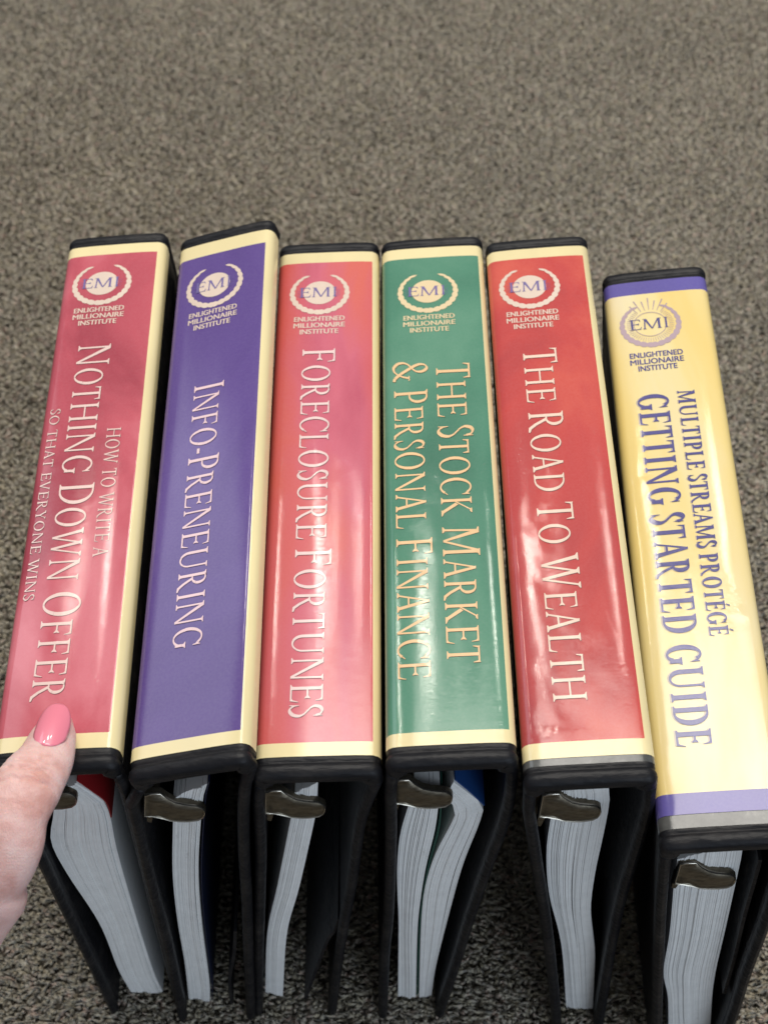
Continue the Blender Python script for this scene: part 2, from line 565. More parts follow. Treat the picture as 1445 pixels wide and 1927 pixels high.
def layout(font, runs, track=.03):
    """runs: [(text, size)] -> polygons in text space (unit cap) and total length"""
    x = 0.0
    out = []
    for text, size in runs:
        for ch in text:
            polys, w = font.glyph(ch)
            for k, p in enumerate(polys):
                out.append(([(x + a * size, b * size) for a, b in p], k))
            x += (w + track) * size
    return out, x


def smallcaps(text, ratio):
    runs = []
    for word in text.split(' '):
        if word == '&':
            runs.append((word, 1.0))
        else:
            k = 0
            for part in word.split('-'):
                if k: runs.append(('-', ratio))
                runs.append((part[0], 1.0)); runs.append((part[1:], ratio))
                k += 1
        runs.append((' ', ratio))
    return runs[:-1]


# ------------------------------------------------------------------ binders
HW, RC = 25.25, 4.5           # half width and corner radius of a spine, mm
FLAT = HW - RC
ARC = RC * math.pi / 2
TOPZ = 262.0


class Spine:
    """maps (s across along the surface, v along, h above) in mm to binder-local metres"""
    def __init__(self, pz, pitch, roll, crown=0.5, twist=0.0):
        self.pz, self.tp, self.ro, self.crown = pz, math.tan(R(pitch)), R(roll), crown

    def cross(self, s, h=0.0):
        a = abs(s); sg = 1 if s >= 0 else -1
        if a <= FLAT:
            z = self.crown * (1 - (s / FLAT) ** 4)
            nx, nz = 4 * self.crown * s ** 3 / FLAT ** 4, 1.0
            l = math.hypot(nx, nz)
            return s + nx / l * h, z + nz / l * h
        if a <= FLAT + ARC:
            f = (a - FLAT) / RC
            return sg * (FLAT + RC * math.sin(f) + math.sin(f) * h), -RC * (1 - math.cos(f)) + math.cos(f) * h
        return sg * (HW + h), -RC - (a - FLAT - ARC)

    def p(self, s, v, h=0.0):
        x, z = self.cross(s, h)
        c, sn = math.cos(self.ro), math.sin(self.ro)
        X = c * x + sn * z
        Z = -sn * x + c * z
        return (X / 1000, v / 1000, (TOPZ + self.pz + Z + v * self.tp) / 1000)

    def dz(self, y_mm, z_mm):
        return y_mm * self.tp * z_mm / TOPZ


def end_stations(half, ext=0.0):
    st = []
    for d, e in ((0, 2.0), (.35, 1.2), (1.0, .40), (2.1, -.25), (3.4, -.55), (4.6, -.40), (5.4, .10), (5.9, .45), (6.3, .42), (6.9, .05), (7.6, 0.0)):
        st.append((-half + d, e))
    for y in np.linspace(-half + 14, half - 14, 13):
        st.append((float(y), 0.0))
    for y, e in [(-a, b) for a, b in st[:11]][::-1]:
        st.append((y, e))
    return [(y - ext if y < -half + 8 else y, e) for y, e in st]


def loft_shell(name, outer, thick, stations, xform, mat, parent, angle=50):
    """outer: open polyline (mm); solid of given thickness on its right-hand side; inset per station rounds the ends"""
    o = np.array(outer, float)
    tg = np.gradient(o, axis=0); tg /= np.linalg.norm(tg, axis=1)[:, None]
    nm = np.c_[tg[:, 1], -tg[:, 0]]        # right side = inward
    n = len(o)
    verts, faces = [], []
    for y, e in stations:
        oo = o + nm * e
        ii = o + nm * (thick - e)
        mid = o + nm * (thick * .5)
        e2 = e
        ring = [oo[k] for k in range(n)]
        ring[0] = oo[0] + tg[0] * e2; ring[-1] = oo[-1] - tg[-1] * e2
        ring.append(mid[-1] + tg[-1] * (thick * .22 - e2 * .6))
        inn = [ii[k] for k in range(n)]
        inn[0] = ii[0] + tg[0] * e2; inn[-1] = ii[-1] - tg[-1] * e2
        ring += inn[::-1]
        ring.append(mid[0] - tg[0] * (thick * .22 - e2 * .6))
        for (x, z) in ring:
            verts.append(xform(x, y, z))
    m = 2 * n + 2
    S = len(stations)
    for s in range(S - 1):
        for k in range(m):
            k2 = (k + 1) % m
            faces.append((s * m + k, s * m + k2, (s + 1) * m + k2, (s + 1) * m + k))
    # end caps as strips so the concave outline is filled properly
    for s, flip in ((0, False), (S - 1, True)):
        b = s * m
        for k in range(n - 1):
            f = (b + k, b + k + 1, b + 2 * n - k - 1, b + 2 * n - k)
            faces.append(f[::-1] if not flip else f)
        f1 = (b + n - 1, b + n, b + n + 1); f2 = (b, b + 2 * n, b + 2 * n + 1)
        faces.append(f1[::-1] if not flip else f1); faces.append(f2 if not flip else f2[::-1])
    ob = mesh_obj(name, verts, faces, mat, parent, angle=angle)
    bm = bmesh.new(); bm.from_mesh(ob.data)
    bmesh.ops.recalc_face_normals(bm, faces=bm.faces)
    bm.to_mesh(ob.data); bm.free()
    return ob


def resample(pts, n, smooth=True):
    p = np.array(pts, float)
    d = np.r_[0, np.cumsum(np.linalg.norm(np.diff(p, axis=0), axis=1))]
    if smooth and len(p) > 2:
        # Catmull-Rom densify first
        q = np.vstack([2 * p[0] - p[1], p, 2 * p[-1] - p[-2]])
        c = []
        for k in range(1, len(q) - 2):
            for u in np.linspace(0, 1, 8, endpoint=False):
                c.append(.5 * (2 * q[k] + (q[k + 1] - q[k - 1]) * u + (2 * q[k - 1] - 5 * q[k] + 4 * q[k + 1] - q[k + 2]) * u * u + (3 * q[k] - q[k - 1] - 3 * q[k + 1] + q[k + 2]) * u ** 3))
        c.append(q[-2])
        p = np.array(c)
        d = np.r_[0, np.cumsum(np.linalg.norm(np.diff(p, axis=0), axis=1))]
    t = np.linspace(0, d[-1], n)
    return np.c_[np.interp(t, d, p[:, 0]), np.interp(t, d, p[:, 1])]


def page_stack(name, L, Rr, sp, parent, seed, pitch=0.42, y0=-144.2, length=279.0, mat=None):
    r = np.random.default_rng(seed)
    ns = 26
    L = resample(L, ns); Rr = resample(Rr, ns)
    width = np.median(np.linalg.norm(Rr - L, axis=1))
    N = max(6, int(width / pitch))
    # uneven sheet thickness and a wandering gap here and there
    w = r.uniform(.7, 1.3, N)
    edges = np.r_[0, np.cumsum(w)]; edges /= edges[-1]
    verts, faces = [], []
    yy = r.normal(0, .13, N) + .5 * r.normal(0, 1, N // 8 + 2).repeat(8)[:N] * .5 + .35 * np.sin(np.linspace(0, r.uniform(3, 7), N) + r.uniform(0, 6))
    end = r.normal(0, .35, N)
    gap = np.where(r.uniform(0, 1, N) < .07, .40, .05)
    tt = np.linspace(0, 1, ns)[:, None]
    # whole bundles wander against each other and part a little half way down
    wav = lambda f: f + np.sin(math.pi * f) * (.035 * np.sin(tt * 5.2 + seed) + .02 * np.sin(tt * 11 + 2 * seed))
    part = {int(q): r.uniform(.6, 1.3) for q in r.integers(2, N - 2, max(1, N // 22))} if N > 10 else {}
    for k in range(N):
        f0, f1 = edges[k], edges[k + 1] - (edges[k + 1] - edges[k]) * gap[k]
        a = L + (Rr - L) * wav(f0)
        b = L + (Rr - L) * (wav(f1) - (part[k] * (edges[k + 1] - edges[k]) * .6 * np.sin(math.pi * np.clip((tt - .12) / .6, 0, 1)) if k in part else 0))
        a = a.copy(); b = b.copy()
        a[-1, 1] = max(2.0, a[-1, 1] + end[k]); b[-1, 1] = max(2.0, b[-1, 1] + end[k])
        base = len(verts)
        for y in (y0 + yy[k], y0 + length + yy[k]):
            for i in range(ns):
                for q in (a[i], b[i]):
                    verts.append((q[0] / 1000, y / 1000, (q[1] + sp.dz(y, q[1])) / 1000))
        o = 2 * ns
        for i in range(ns - 1):
            p = base + 2 * i
            faces += [(p, p + 1, p + 3, p + 2), (p + o, p + 2 + o, p + 3 + o, p + 1 + o), (p, p + 2, p + 2 + o, p + o), (p + 1, p + 1 + o, p + 3 + o, p + 3)]
        p = base
        faces.append((p, p + o, p + 1 + o, p + 1))
        p = base + 2 * (ns - 1)
        faces.append((p, p + 1, p + 1 + o, p + o))
    return mesh_obj(name, verts, faces, mat or PAPER, parent, smooth=False)


def sheet(name, pts, thick, sp, parent, mat, y0=-144.0, y1=135.0, n=22):
    c = resample(pts, n)
    tg = np.gradient(c, axis=0); tg /= np.linalg.norm(tg, axis=1)[:, None]
    nm = np.c_[-tg[:, 1], tg[:, 0]]
    a, b = c + nm * thick / 2, c - nm * thick / 2
    verts, faces = [], []
    for y in (y0, y1):
        for i in range(n):
            for q in (a[i], b[i]):
                verts.append((q[0] / 1000, y / 1000, (max(1.5, q[1]) + sp.dz(y, q[1])) / 1000))
    o = 2 * n
    for i in range(n - 1):
        p = 2 * i
        faces += [(p, p + 1, p + 3, p + 2), (p + o, p + 2 + o, p + 3 + o, p + 1 + o), (p, p + 2, p + 2 + o, p + o), (p + 1, p + 1 + o, p + 3 + o, p + 3)]
    faces += [(0, o, 1 + o, 1), (2 * n - 2, 2 * n - 1, 2 * n - 1 + o, 2 * n - 2 + o)]
    return mesh_obj(name, verts, faces, mat, parent, smooth=False)


def lever(tip, ang, parent, sp, plate_x):
    """dark metal release lever of the ring mechanism with its ribbed tongue"""
    out = [(-22.2, 234.2), (-19, 235.2), (-15.6, 235.5), (-12.7, 231.7), (-9.7, 228.4), (-6.5, 227), (-3.0, 226.3), (-.5, 225.8), (1.1, 224.5), (2.3, 222.8), (2.6, 220.9), (2.4, 218.6), (1.6, 216.2),
           (-.2, 214.2), (-4.4, 213.0), (-8, 212.9), (-12.2, 213.6), (-15.5, 215.4), (-19.4, 216.9), (-23.0, 217.0)]
    o = np.array(out) - (2.6, 220.9)
    ca, sa = math.cos(ang), math.sin(ang)
    o = np.c_[o[:, 0] * ca - o[:, 1] * sa, o[:, 0] * sa + o[:, 1] * ca] + tip
    ctr = o.mean(axis=0)
    verts, faces = [], []
    rings = [(1.00, -145.0), (1.00, -147.2), (.985, -147.9), (.95, -148.2), (.90, -148.0), (.84, -147.6), (.70, -147.9), (.45, -148.3), (.2, -148.4)]
    n = len(o)
    for sc_, y in rings:
        q = ctr + (o - ctr) * (1 - (1 - sc_) * np.array([.55, 1.0]))
        for (x, z) in q:
            yy = y + (z - ctr[1]) * .15
            if sc_ < .86 and x < ctr[0] - 2:   # ribs pressed into the tongue root
                yy -= .45 * math.sin((z - ctr[1]) * 1.5)
            verts.append((x / 1000, yy / 1000, (ctr[1] + (z - ctr[1]) * .82 + sp.dz(y, z)) / 1000))
    for r in range(len(rings) - 1):
        for k in range(n):
            k2 = (k + 1) % n
            faces.append((r * n + k, (r + 1) * n + k, (r + 1) * n + k2, r * n + k2))
    faces.append(tuple(range(n)))
    faces.append(tuple(reversed(range((len(rings) - 1) * n, len(rings) * n))))
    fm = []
    for r in range(len(rings) - 1): fm += [1 if r in (1, 2, 3) else 0] * n  # lip rings take the painted highlight metal
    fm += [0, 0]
    lv = mesh_obj('lever', verts, faces, [STEEL, EDGE_HIGHLIGHT], None, fm, angle=65)
    # small bent catch under the tongue root
    c = o[-1] + (2.5, -4.0)
    bx = []
    for y in (-146, -143):
        for dx, dz_ in ((-1.6, 4.2), (1.9, 4.4), (1.0, -.5), (-.3, -5.0), (-2.0, -4.4)):
            bx.append(((c[0] + dx) / 1000, (y + dz_ * .2) / 1000, (c[1] + dz_) / 1000))
    f = [(0, 1, 2, 3, 4), (9, 8, 7, 6, 5)] + [(k, 5 + k, 5 + (k + 1) % 5, (k + 1) % 5) for k in range(5)]
    catch = mesh_obj('catch', bx, f, STEEL, None, smooth=False)
    # curved base plate running along the inside of the back cover
    pv, pf = [], []
    prof = [(plate_x, 240), (plate_x + 2.0, 238.5), (plate_x + 4.2, 233), (plate_x + 4.6, 227), (plate_x + 4.2, 221), (plate_x + 2.0, 215.5), (plate_x, 214)]
    for y in (-141, 128):
        for x, z in prof:
            pv.append((x / 1000, y / 1000, (z + sp.dz(y, z)) / 1000))
    k = len(prof)
    for i in range(k):
        pf.append((i, (i + 1) % k, k + (i + 1) % k, k + i))
    pf += [tuple(range(k))[::-1], tuple(range(k, 2 * k))]
    pl = mesh_obj('ring_mechanism', pv, pf, STEEL, parent, angle=60)
    lv.parent = pl; catch.parent = pl
    return pl


class Print:
    """flat printed shapes laid just over the card and following its curve"""
    def __init__(self, sp):
        self.sp = sp; self.v = []; self.f = []

    def poly(self, pts, h):
        b = len(self.v)
        for u, v in pts:
            self.v.append(self.sp.p(u, v, h))
        ar = sum(pts[i][0] * pts[(i + 1) % len(pts)][1] - pts[(i + 1) % len(pts)][0] * pts[i][1] for i in range(len(pts)))
        idx = list(range(b, b + len(pts)))
        self.f.append(tuple(idx if ar > 0 else idx[::-1]))

    def build(self, name, mat, parent):
        return mesh_obj(name, self.v, self.f, mat, parent, smooth=False)


def title(sp, parent, font, runs, u0, v0, v1, cap, mat, shadow, name='title_lettering', hbase=.42, grow=0.0, track=.03, sh=(.14, -.18)):
    polys, total = layout(font, runs, track)
    k = (v0 - v1) / total
    P = Print(sp); S = Print(sp)
    for pts, i in polys:
        q = [(u0 + b * cap, v0 - a * k) for a, b in pts]
        P.poly(q, hbase + .012 * (i % 9))
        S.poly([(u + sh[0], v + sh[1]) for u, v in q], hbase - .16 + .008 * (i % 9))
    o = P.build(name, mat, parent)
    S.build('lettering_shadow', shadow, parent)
    return o


def block_text(sp, parent, lines, mat, uc, vtop, cap, pitch, name='institute_lettering'):
    """bold upright sans lines, made from the built-in vector font and laid on the card"""
    P = Print(sp)
    for k, (txt, width) in [(a, b) for a, b in enumerate(lines) for _ in range(1)]:
        cu = bpy.data.curves.new('tmp', 'FONT')
        cu.body = txt
        cu.size = 1.0
        cu.resolution_u = 4
        ob = bpy.data.objects.new('tmp', cu)
        COL.objects.link(ob)
        bpy.context.view_layer.update()
        dg = bpy.context.evaluated_depsgraph_get()
        me = bpy.data.meshes.new_from_object(ob.evaluated_get(dg))
        co = np.array([v.co[:] for v in me.vertices])
        x0, x1 = co[:, 0].min(), co[:, 0].max()
        y0, y1 = co[:, 1].min(), co[:, 1].max()
        wb = cap * .035
        for q, (du, dv) in enumerate(((-1, 0), (0, .35), (1, 0), (0, -.35))):      # overprinted to a heavy face
            b = len(P.v)
            for c in co:
                u = uc - width / 2 + (c[0] - x0) / (x1 - x0) * width + du * wb
                v = vtop - pitch * k - cap + (c[1] - y0) / (y1 - y0) * cap + dv * wb
                P.v.append(sp.p(u, v, .40 + .012 * q))
            for pl in me.polygons:
                P.f.append(tuple(b + i for i in pl.vertices))
        bpy.data.objects.remove(ob); bpy.data.meshes.remove(me); bpy.data.curves.remove(cu)
    return P.build(name, mat, parent)


def emblem(sp, parent, uc, vc, m_light, m_blue, outline=False, scale=1.0):
    """laurel wreath open at the top round a disc lettered EMI"""
    W = Print(sp); D = Print(sp); Tt = Print(sp)
    r0 = 13.6 * scale
    for sg in (-1, 1):
        n = 11
        for k in range(n):
            f = k / (n - 1)
            a = -90 + sg * (4 + 143 * f)
            ln = (3.5 if k else 3.1) * (1 - .10 * f) * scale
            wd = (1.72 - 1.0 * f ** 2) * scale
            ca, sa = math.cos(R(a)), math.sin(R(a))
            tx, ty = -sa * sg, ca * sg
            tilt = -.20
            dx, dy = tx * math.cos(tilt) + ca * math.sin(tilt), ty * math.cos(tilt) + sa * math.sin(tilt)
            nx, ny = -dy, dx
            c0 = (uc + ca * r0, vc + sa * r0)
            pts = []
            for t_, w_ in ((-1, 0.15), (-.6, .75), (-.1, 1), (.4, .9), (.8, .5), (1.15, 0)):
                pts.append((c0[0] + dx * t_ * ln * .72 + nx * w_ * wd, c0[1] + dy * t_ * ln * .72 + ny * w_ * wd))
            for t_, w_ in ((.8, .5), (.4, .9), (-.1, 1), (-.6, .75), (-1, .15)):
                pts.append((c0[0] + dx * t_ * ln * .72 - nx * w_ * wd, c0[1] + dy * t_ * ln * .72 - ny * w_ * wd))
            W.poly(pts, .38 + .01 * (k % 3) + (.004 if sg > 0 else 0))
    rd = 8.1 * scale
    N = 56
    if outline:
        for k in range(N):
            a0, a1 = R(360 * k / N), R(360 * (k + 1) / N)
            W.poly([(uc + math.cos(a0) * rd, vc + math.sin(a0) * rd), (uc + math.cos(a1) * rd, vc + math.sin(a1) * rd),
                    (uc + math.cos(a1) * (rd - .35), vc + math.sin(a1) * (rd - .35)), (uc + math.cos(a0) * (rd - .35), vc + math.sin(a0) * (rd - .35))], .42)
        for k in range(7):       # rays over the disc
            a = R(55 + 70 * k / 6)
            ca, sa = math.cos(a), math.sin(a)
            l0, l1 = 9.6, 14.5 + (3.2 if k % 2 else 1.4)
            W.poly([(uc + ca * l0 - sa * .12, vc + sa * l0 + ca * .12), (uc + ca * l0 + sa * .12, vc + sa * l0 - ca * .12),
                    (uc + ca * l1 + sa * .32, vc + sa * l1 - ca * .32), (uc + ca * l1 - sa * .32, vc + sa * l1 + ca * .32)], .40)
        for k in range(44):      # fine engraved rays between disc and laurel
            a = R(-230 + 280 * k / 43)
            ca, sa = math.cos(a), math.sin(a)
            W.poly([(uc + ca * 8.9 - sa * .09, vc + sa * 8.9 + ca * .09), (uc + ca * 8.9 + sa * .09, vc + sa * 8.9 - ca * .09),
                    (uc + ca * 11.4 + sa * .12, vc + sa * 11.4 - ca * .12), (uc + ca * 11.4 - sa * .12, vc + sa * 11.4 + ca * .12)], .41)
    else:
        D.poly([(uc + math.cos(R(360 * k / N)) * rd, vc + math.sin(R(360 * k / N)) * rd) for k in range(N)], .36)
    f = Serif(.12, .05, .07, .035)
    wid = 19.4 * scale
    cap = 6.7 * scale
    for ch, ua, ub in (('E', -9.9, -4.3), ('M', -3.7, 5.3), ('I', 6.6, 8.5)):
        polys, _ = f.glyph(ch)
        xa = min(a for p in polys for a, b in p); xb = max(a for p in polys for a, b in p)
        for i, pts in enumerate(polys):
            Tt.poly([(uc + ua + (a - xa) / (xb - xa) * (ub - ua), vc - cap / 2 + b * cap + .3) for a, b in pts], .46 + .01 * (i % 9))
    if not outline:
        for k in range(6):       # thin lines that carry the E and the I past the disc
            y = vc - cap / 2 + .9 + k * .82
            for sx in (-1, 1):
                xa = uc + sx * math.sqrt(max(0, rd * rd - (y - vc) ** 2)) + sx * .2
                xb = uc - .6 + sx * (wid / 2 + (1.1 if k % 2 else .5))
                if (xb - xa) * sx > 0:
                    Tt.poly([(xa, y - .05), (xb, y - .05), (xb, y + .05), (xa, y + .05)], .44)
    em = W.build('emblem', m_light, parent)
    if D.f: D.build('emblem_disc', m_light, parent)
    Tt.build('emblem_lettering', m_blue, parent)
    return em


TITLE = Serif(.118, .052, .085, .036)
BOLD = Serif(.195, .065, .085, .045)
SMALL = Serif(.11, .052, .08, .036)


def binder(d):
    root = empty('ring_binder', (d['px'], d['py'], 0.0), R(d['yaw']))
    tag(root, d['label'], 'binder', 'ring binders standing on their open edges')
    sp = Spine(d['pz'], d['pitch'], d['roll'])
    half = 153.5
    st = end_stations(half, d.get('ext', 0.0))
    # spine shell
    S = []
    for s in np.r_[np.linspace(-(FLAT + ARC + 5.0), -(FLAT + ARC), 3), np.linspace(-(FLAT + ARC), -FLAT, 6)[1:], np.linspace(-FLAT, FLAT, 15)[1:], np.linspace(FLAT, FLAT + ARC, 6)[1:], np.linspace(FLAT + ARC, FLAT + ARC + 5.0, 3)[1:]]:
        S.append(sp.cross(float(s)))
    c, sn = math.cos(sp.ro), math.sin(sp.ro)
    S = [(c * x + sn * z, -sn * x + c * z) for x, z in S]

    def xf(x, y, z):
        w = .25 * math.sin(y * .021 + d['seed']) * (1 if abs(y) > 146 else 0)
        return (x / 1000, y / 1000, (TOPZ + sp.pz + z + y * sp.tp) / 1000)

    loft_shell('spine', S, 7.4, st, xf, VINYL, root)
    # the two covers
    for side, key in ((-1, 'lc'), (1, 'rc')):
        x0, z0 = S[0] if side < 0 else S[-1]
        top = (x0 + side * .05, TOPZ + sp.pz + z0 - .5)
        pts = [p for p in d[key] if p[1] < top[1] - 8]
        pts = resample([top] + pts, 18)
        if side < 0: pts = pts[::-1]

        def xc(x, y, z):
            bow = .7 * math.sin((y / half) * 2.3 + d['seed'] + side)
            f = min(1.0, max(0.0, (TOPZ - z) / 120))
            return ((x + bow * f) / 1000, y / 1000, (z + sp.dz(y, z)) / 1000)

        loft_shell('cover', pts, 4.0, st, xc, VINYL, root)
    # printed card under the clear sleeve
    se = FLAT + ARC + 4.2
    pl, pr, pt, pb = d['panel']
    us = sorted(set([-se, -(FLAT + ARC), -(FLAT + ARC * .5), -FLAT, FLAT, FLAT + ARC * .5, FLAT + ARC, se, pl, pr] + list(np.linspace(-FLAT, FLAT, 13)) + [FLAT + ARC * q for q in (.25, .75)] + [-(FLAT + ARC * q) for q in (.25, .75)]))
    vs = sorted(set([-145.0, 145.0, pt, pb] + list(np.linspace(-140 + 14, 126, 10))))
    V, F, M = [], [], []
    for v in vs:
        for u in us:
            V.append(sp.p(u, v, .22))
    nu = len(us)
    for j in range(len(vs) - 1):
        for i in range(nu - 1):
            F.append((j * nu + i, j * nu + i + 1, (j + 1) * nu + i + 1, (j + 1) * nu + i))
            um, vm = (us[i] + us[i + 1]) / 2, (vs[j] + vs[j + 1]) / 2
            inside = (pl < um < pr) and (pb < vm < pt)
            M.append(1 if inside else 0)
    card = mesh_obj('spine_card', V, F, [d['m_border'], d['m_panel']], root, M, angle=60)
    d['print'](sp, card)
    if d.get('ext'):
        hv, hf = [], []
        hs = list(np.linspace(-(FLAT + ARC), FLAT + ARC, 31))
        for v in (-145.15 - d['ext'] - .4, -145.15):
            for u in hs: hv.append(sp.p(float(u), v, .16))
        for i in range(30): hf.append((i, i + 1, i + 32, i + 31))
        mesh_obj('sleeve_hem', hv, hf, HEM, root)
    # mechanism, pages, dividers
    lever(d['lever'], d.get('lever_ang', 0.0), root, sp, d['plate'])
    for k, (L, Rr) in enumerate(d['pages']):
        page_stack('page_stack', L, Rr, sp, root, int(d['seed'] * 10) + k, d.get('pitch_s', .42))
    for pts, m in d.get('dividers', []):
        sheet('divider_sheet', pts, .5, sp, root, m)
    for pts in d.get('pockets', []):
        sheet('inner_pocket', pts, 1.6, sp, root, VINYL, -149.0, 145.0)
    return root


CREAM = (0.86, 0.72, 0.38)
INST = [('ENLIGHTENED', 24.6), ('MILLIONAIRE', 25.0), ('INSTITUTE', 18.6)]


def mats(seed, stops, light, crease=.5, ridge=1.0, shadow=(.16, .03, .04), cream=CREAM, scale=22, stretch=.45, side=None):
    return dict(m_border=flat_print('cream_border', seed, cream, crease * .3, ridge),
                m_panel=print_mat('spine_print', seed, stops, scale, stretch, crease, ridge, side=side),
                light=flat_print('pale_ink', seed, light, crease, ridge),
                emb=flat_print('cream_ink', seed, (0.78, 0.62, 0.50), crease, ridge),
                blue=flat_print('blue_ink', seed, (0.17, 0.13, 0.34), crease, ridge),
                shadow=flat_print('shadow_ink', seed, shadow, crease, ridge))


def std_print(mt, u_e, v_e, titles, u_i=None, v_i=None, emb=None):
    def f(sp, card):
        emblem(sp, card, u_e, v_e, emb or mt['emb'], mt['blue'])
        block_text(sp, card, INST, emb or mt['emb'], (u_e + .2) if u_i is None else u_i, (v_e - 16.6) if v_i is None else v_i, 3.2, 4.35)
        for font, runs, u0, v0, v1, cap, track in titles:
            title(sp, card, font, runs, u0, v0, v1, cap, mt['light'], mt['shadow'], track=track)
    return f


PANEL = (-27.6, 21.9, 138.6, -137.2)
B = []
m1 = mats(1.3, [(0.30, (0.36, 0.026, 0.05)), (0.48, (0.53, 0.070, 0.100)), (0.66, (0.66, 0.155, 0.19))], (0.86, 0.62, 0.55), .35, .8)
B.append(dict(px=-.1325, py=.0262, pz=.6, yaw=1.06, pitch=.30, roll=-4.6, seed=1.3, panel=(-27.6, 21.4, 138.2, -138.2), **{k: m1[k] for k in ('m_border', 'm_panel')},
    label='pink red binder whose spine the thumb presses, beside the purple binder',
    lc=[(-22.5, 215), (-20.2, 169.5), (-17.7, 110), (-13.5, 0)], rc=[(27.3, 245.7), (27, 190), (26, 120), (25, 0)],
    lever=(3.9, 227.6), plate=-21,
    pages=[([[-4.9, 229.4], [-10.0, 206.0], [-15.1, 181.3], [-13.3, 149.3], [-6.7, 93.1], [-5.5, 36.8], [-3.0, 5.6]],
            [[4.0, 233.6], [8.8, 225.6], [13.0, 216.5], [13.5, 201.1], [12.4, 180.1], [11.8, 153.6], [11.4, 85.9], [11.9, 28.8], [13.5, 4.7]])],
    pitch_s=.30,
    dividers=[([[4.6, 236.0], [9.4, 226.6], [13.7, 216.8], [14.0, 203]], RED_SHEET)],
    print=std_print(m1, -4.8, 117.4, [(TITLE, smallcaps('NOTHING DOWN OFFER', .85), -12.1, 76.0, -122.8, 15.7, .035),
                                      (SMALL, [('HOW TO WRITE A', 1.0)], 6.5, 21.7, -52.1, 6.4, .05),
                                      (SMALL, [('SO THAT EVERYONE WINS', 1.0)], -21.3, 35.8, -72.8, 4.6, .05)])))
m2 = mats(2.7, [(0.28, (0.066, 0.022, 0.190)), (0.52, (0.098, 0.045, 0.245)), (0.75, (0.150, 0.090, 0.310))], (0.84, 0.58, 0.60), .25, .8, shadow=(.05, .015, .11), scale=14)
B.append(dict(px=-.0781, py=.0222, pz=7.2, yaw=.50, pitch=.60, roll=-17.0, seed=2.7, panel=(-25.2, 22.0, 135.8, -139.2), **{k: m2[k] for k in ('m_border', 'm_panel')},
    label='purple binder with tilted spine between the pink and orange red binders',
    lc=[(-26.6, 240), (-27.1, 216.3), (-27.8, 165.3), (-27.8, 125.7), (-28.2, 82.3), (-30.5, 0)], rc=[(22.7, 245), (18.7, 195.5), (15.9, 141.9), (12.4, 81.1), (8.0, 0)],
    lever=(3.4, 224.0), lever_ang=-.05, plate=-21,
    pages=[([[-9.5, 230.3], [-11.1, 215.4], [-17.2, 160.8], [-20.5, 109.4], [-22.3, 58.2], [-25.1, 8.7]],
            [[5.4, 242.0], [3.5, 234.6], [0.8, 217.0], [-5.9, 160.5], [-9.7, 102.9], [-12.7, 30.2], [-14.8, 3.9]])], pitch_s=.30,
    dividers=[([[6.2, 243.0], [4.4, 234.6], [1.9, 217.0], [-4.6, 160.5], [-8.4, 102.9], [-11.4, 30.2], [-13.5, 5]], NAVY_SHEET)],
    pockets=[([[6.5, 105], [3.5, 75], [-1.0, 45], [-2.5, 12]])],
    print=std_print(m2, -3.4, 113.2, [(TITLE, smallcaps('INFO-PRENEURING', .86), -9.4, 48.6, -97.9, 14.7, .035)])))
m3 = mats(3.9, [(0.30, (0.46, 0.050, 0.10)), (0.48, (0.60, 0.110, 0.165)), (0.66, (0.66, 0.115, 0.085))], (0.86, 0.64, 0.60), .30, 1.2, scale=17, stretch=.3, side=(.004, .034, (0.64, 0.072, 0.035)))
B.append(dict(px=-.0273, py=.0248, pz=-3.1, yaw=.19, pitch=0.0, roll=-2.5, seed=3.9, panel=(-27.6, 22.2, 137.7, -138.8), **{k: m3[k] for k in ('m_border', 'm_panel')},
    label='orange red and pink binder standing between the purple and green binders',
    lc=[(-26.3, 235), (-28.3, 191.6), (-32.3, 137.8), (-36.9, 76.5), (-42, 0)], rc=[(24.0, 244), (19.0, 217.7), (15.4, 176.3), (13.1, 148.2), (9.3, 110.9), (4.8, 57.5), (.6, 0)],
    lever=(2.6, 220.9), plate=-21.5,
    pages=[([[-10.0, 228.1], [-11.9, 211.7], [-22.1, 139.1], [-30.0, 85.3], [-35.6, 10.0]], [[-0.3, 237.0], [-1.0, 225.6], [-1.6, 213.0], [-12.0, 138.9], [-20.5, 85.1], [-26.8, 3.9]])], pitch_s=.28,
    pockets=[([[5.5, 112], [2.5, 97], [-1.8, 82.9], [-14.4, 12.4]])],
    print=std_print(m3, -3.9, 115.8, [(TITLE, smallcaps('FORECLOSURE FORTUNES', .85), -11.3, 77.8, -128.1, 15.7, .035)])))
m4 = mats(4.6, [(0.32, (0.026, 0.150, 0.085)), (0.50, (0.055, 0.220, 0.130)), (0.68, (0.120, 0.300, 0.190))], (0.88, 0.56, 0.28), .5, 1.0, shadow=(.03, .09, .06), scale=12)
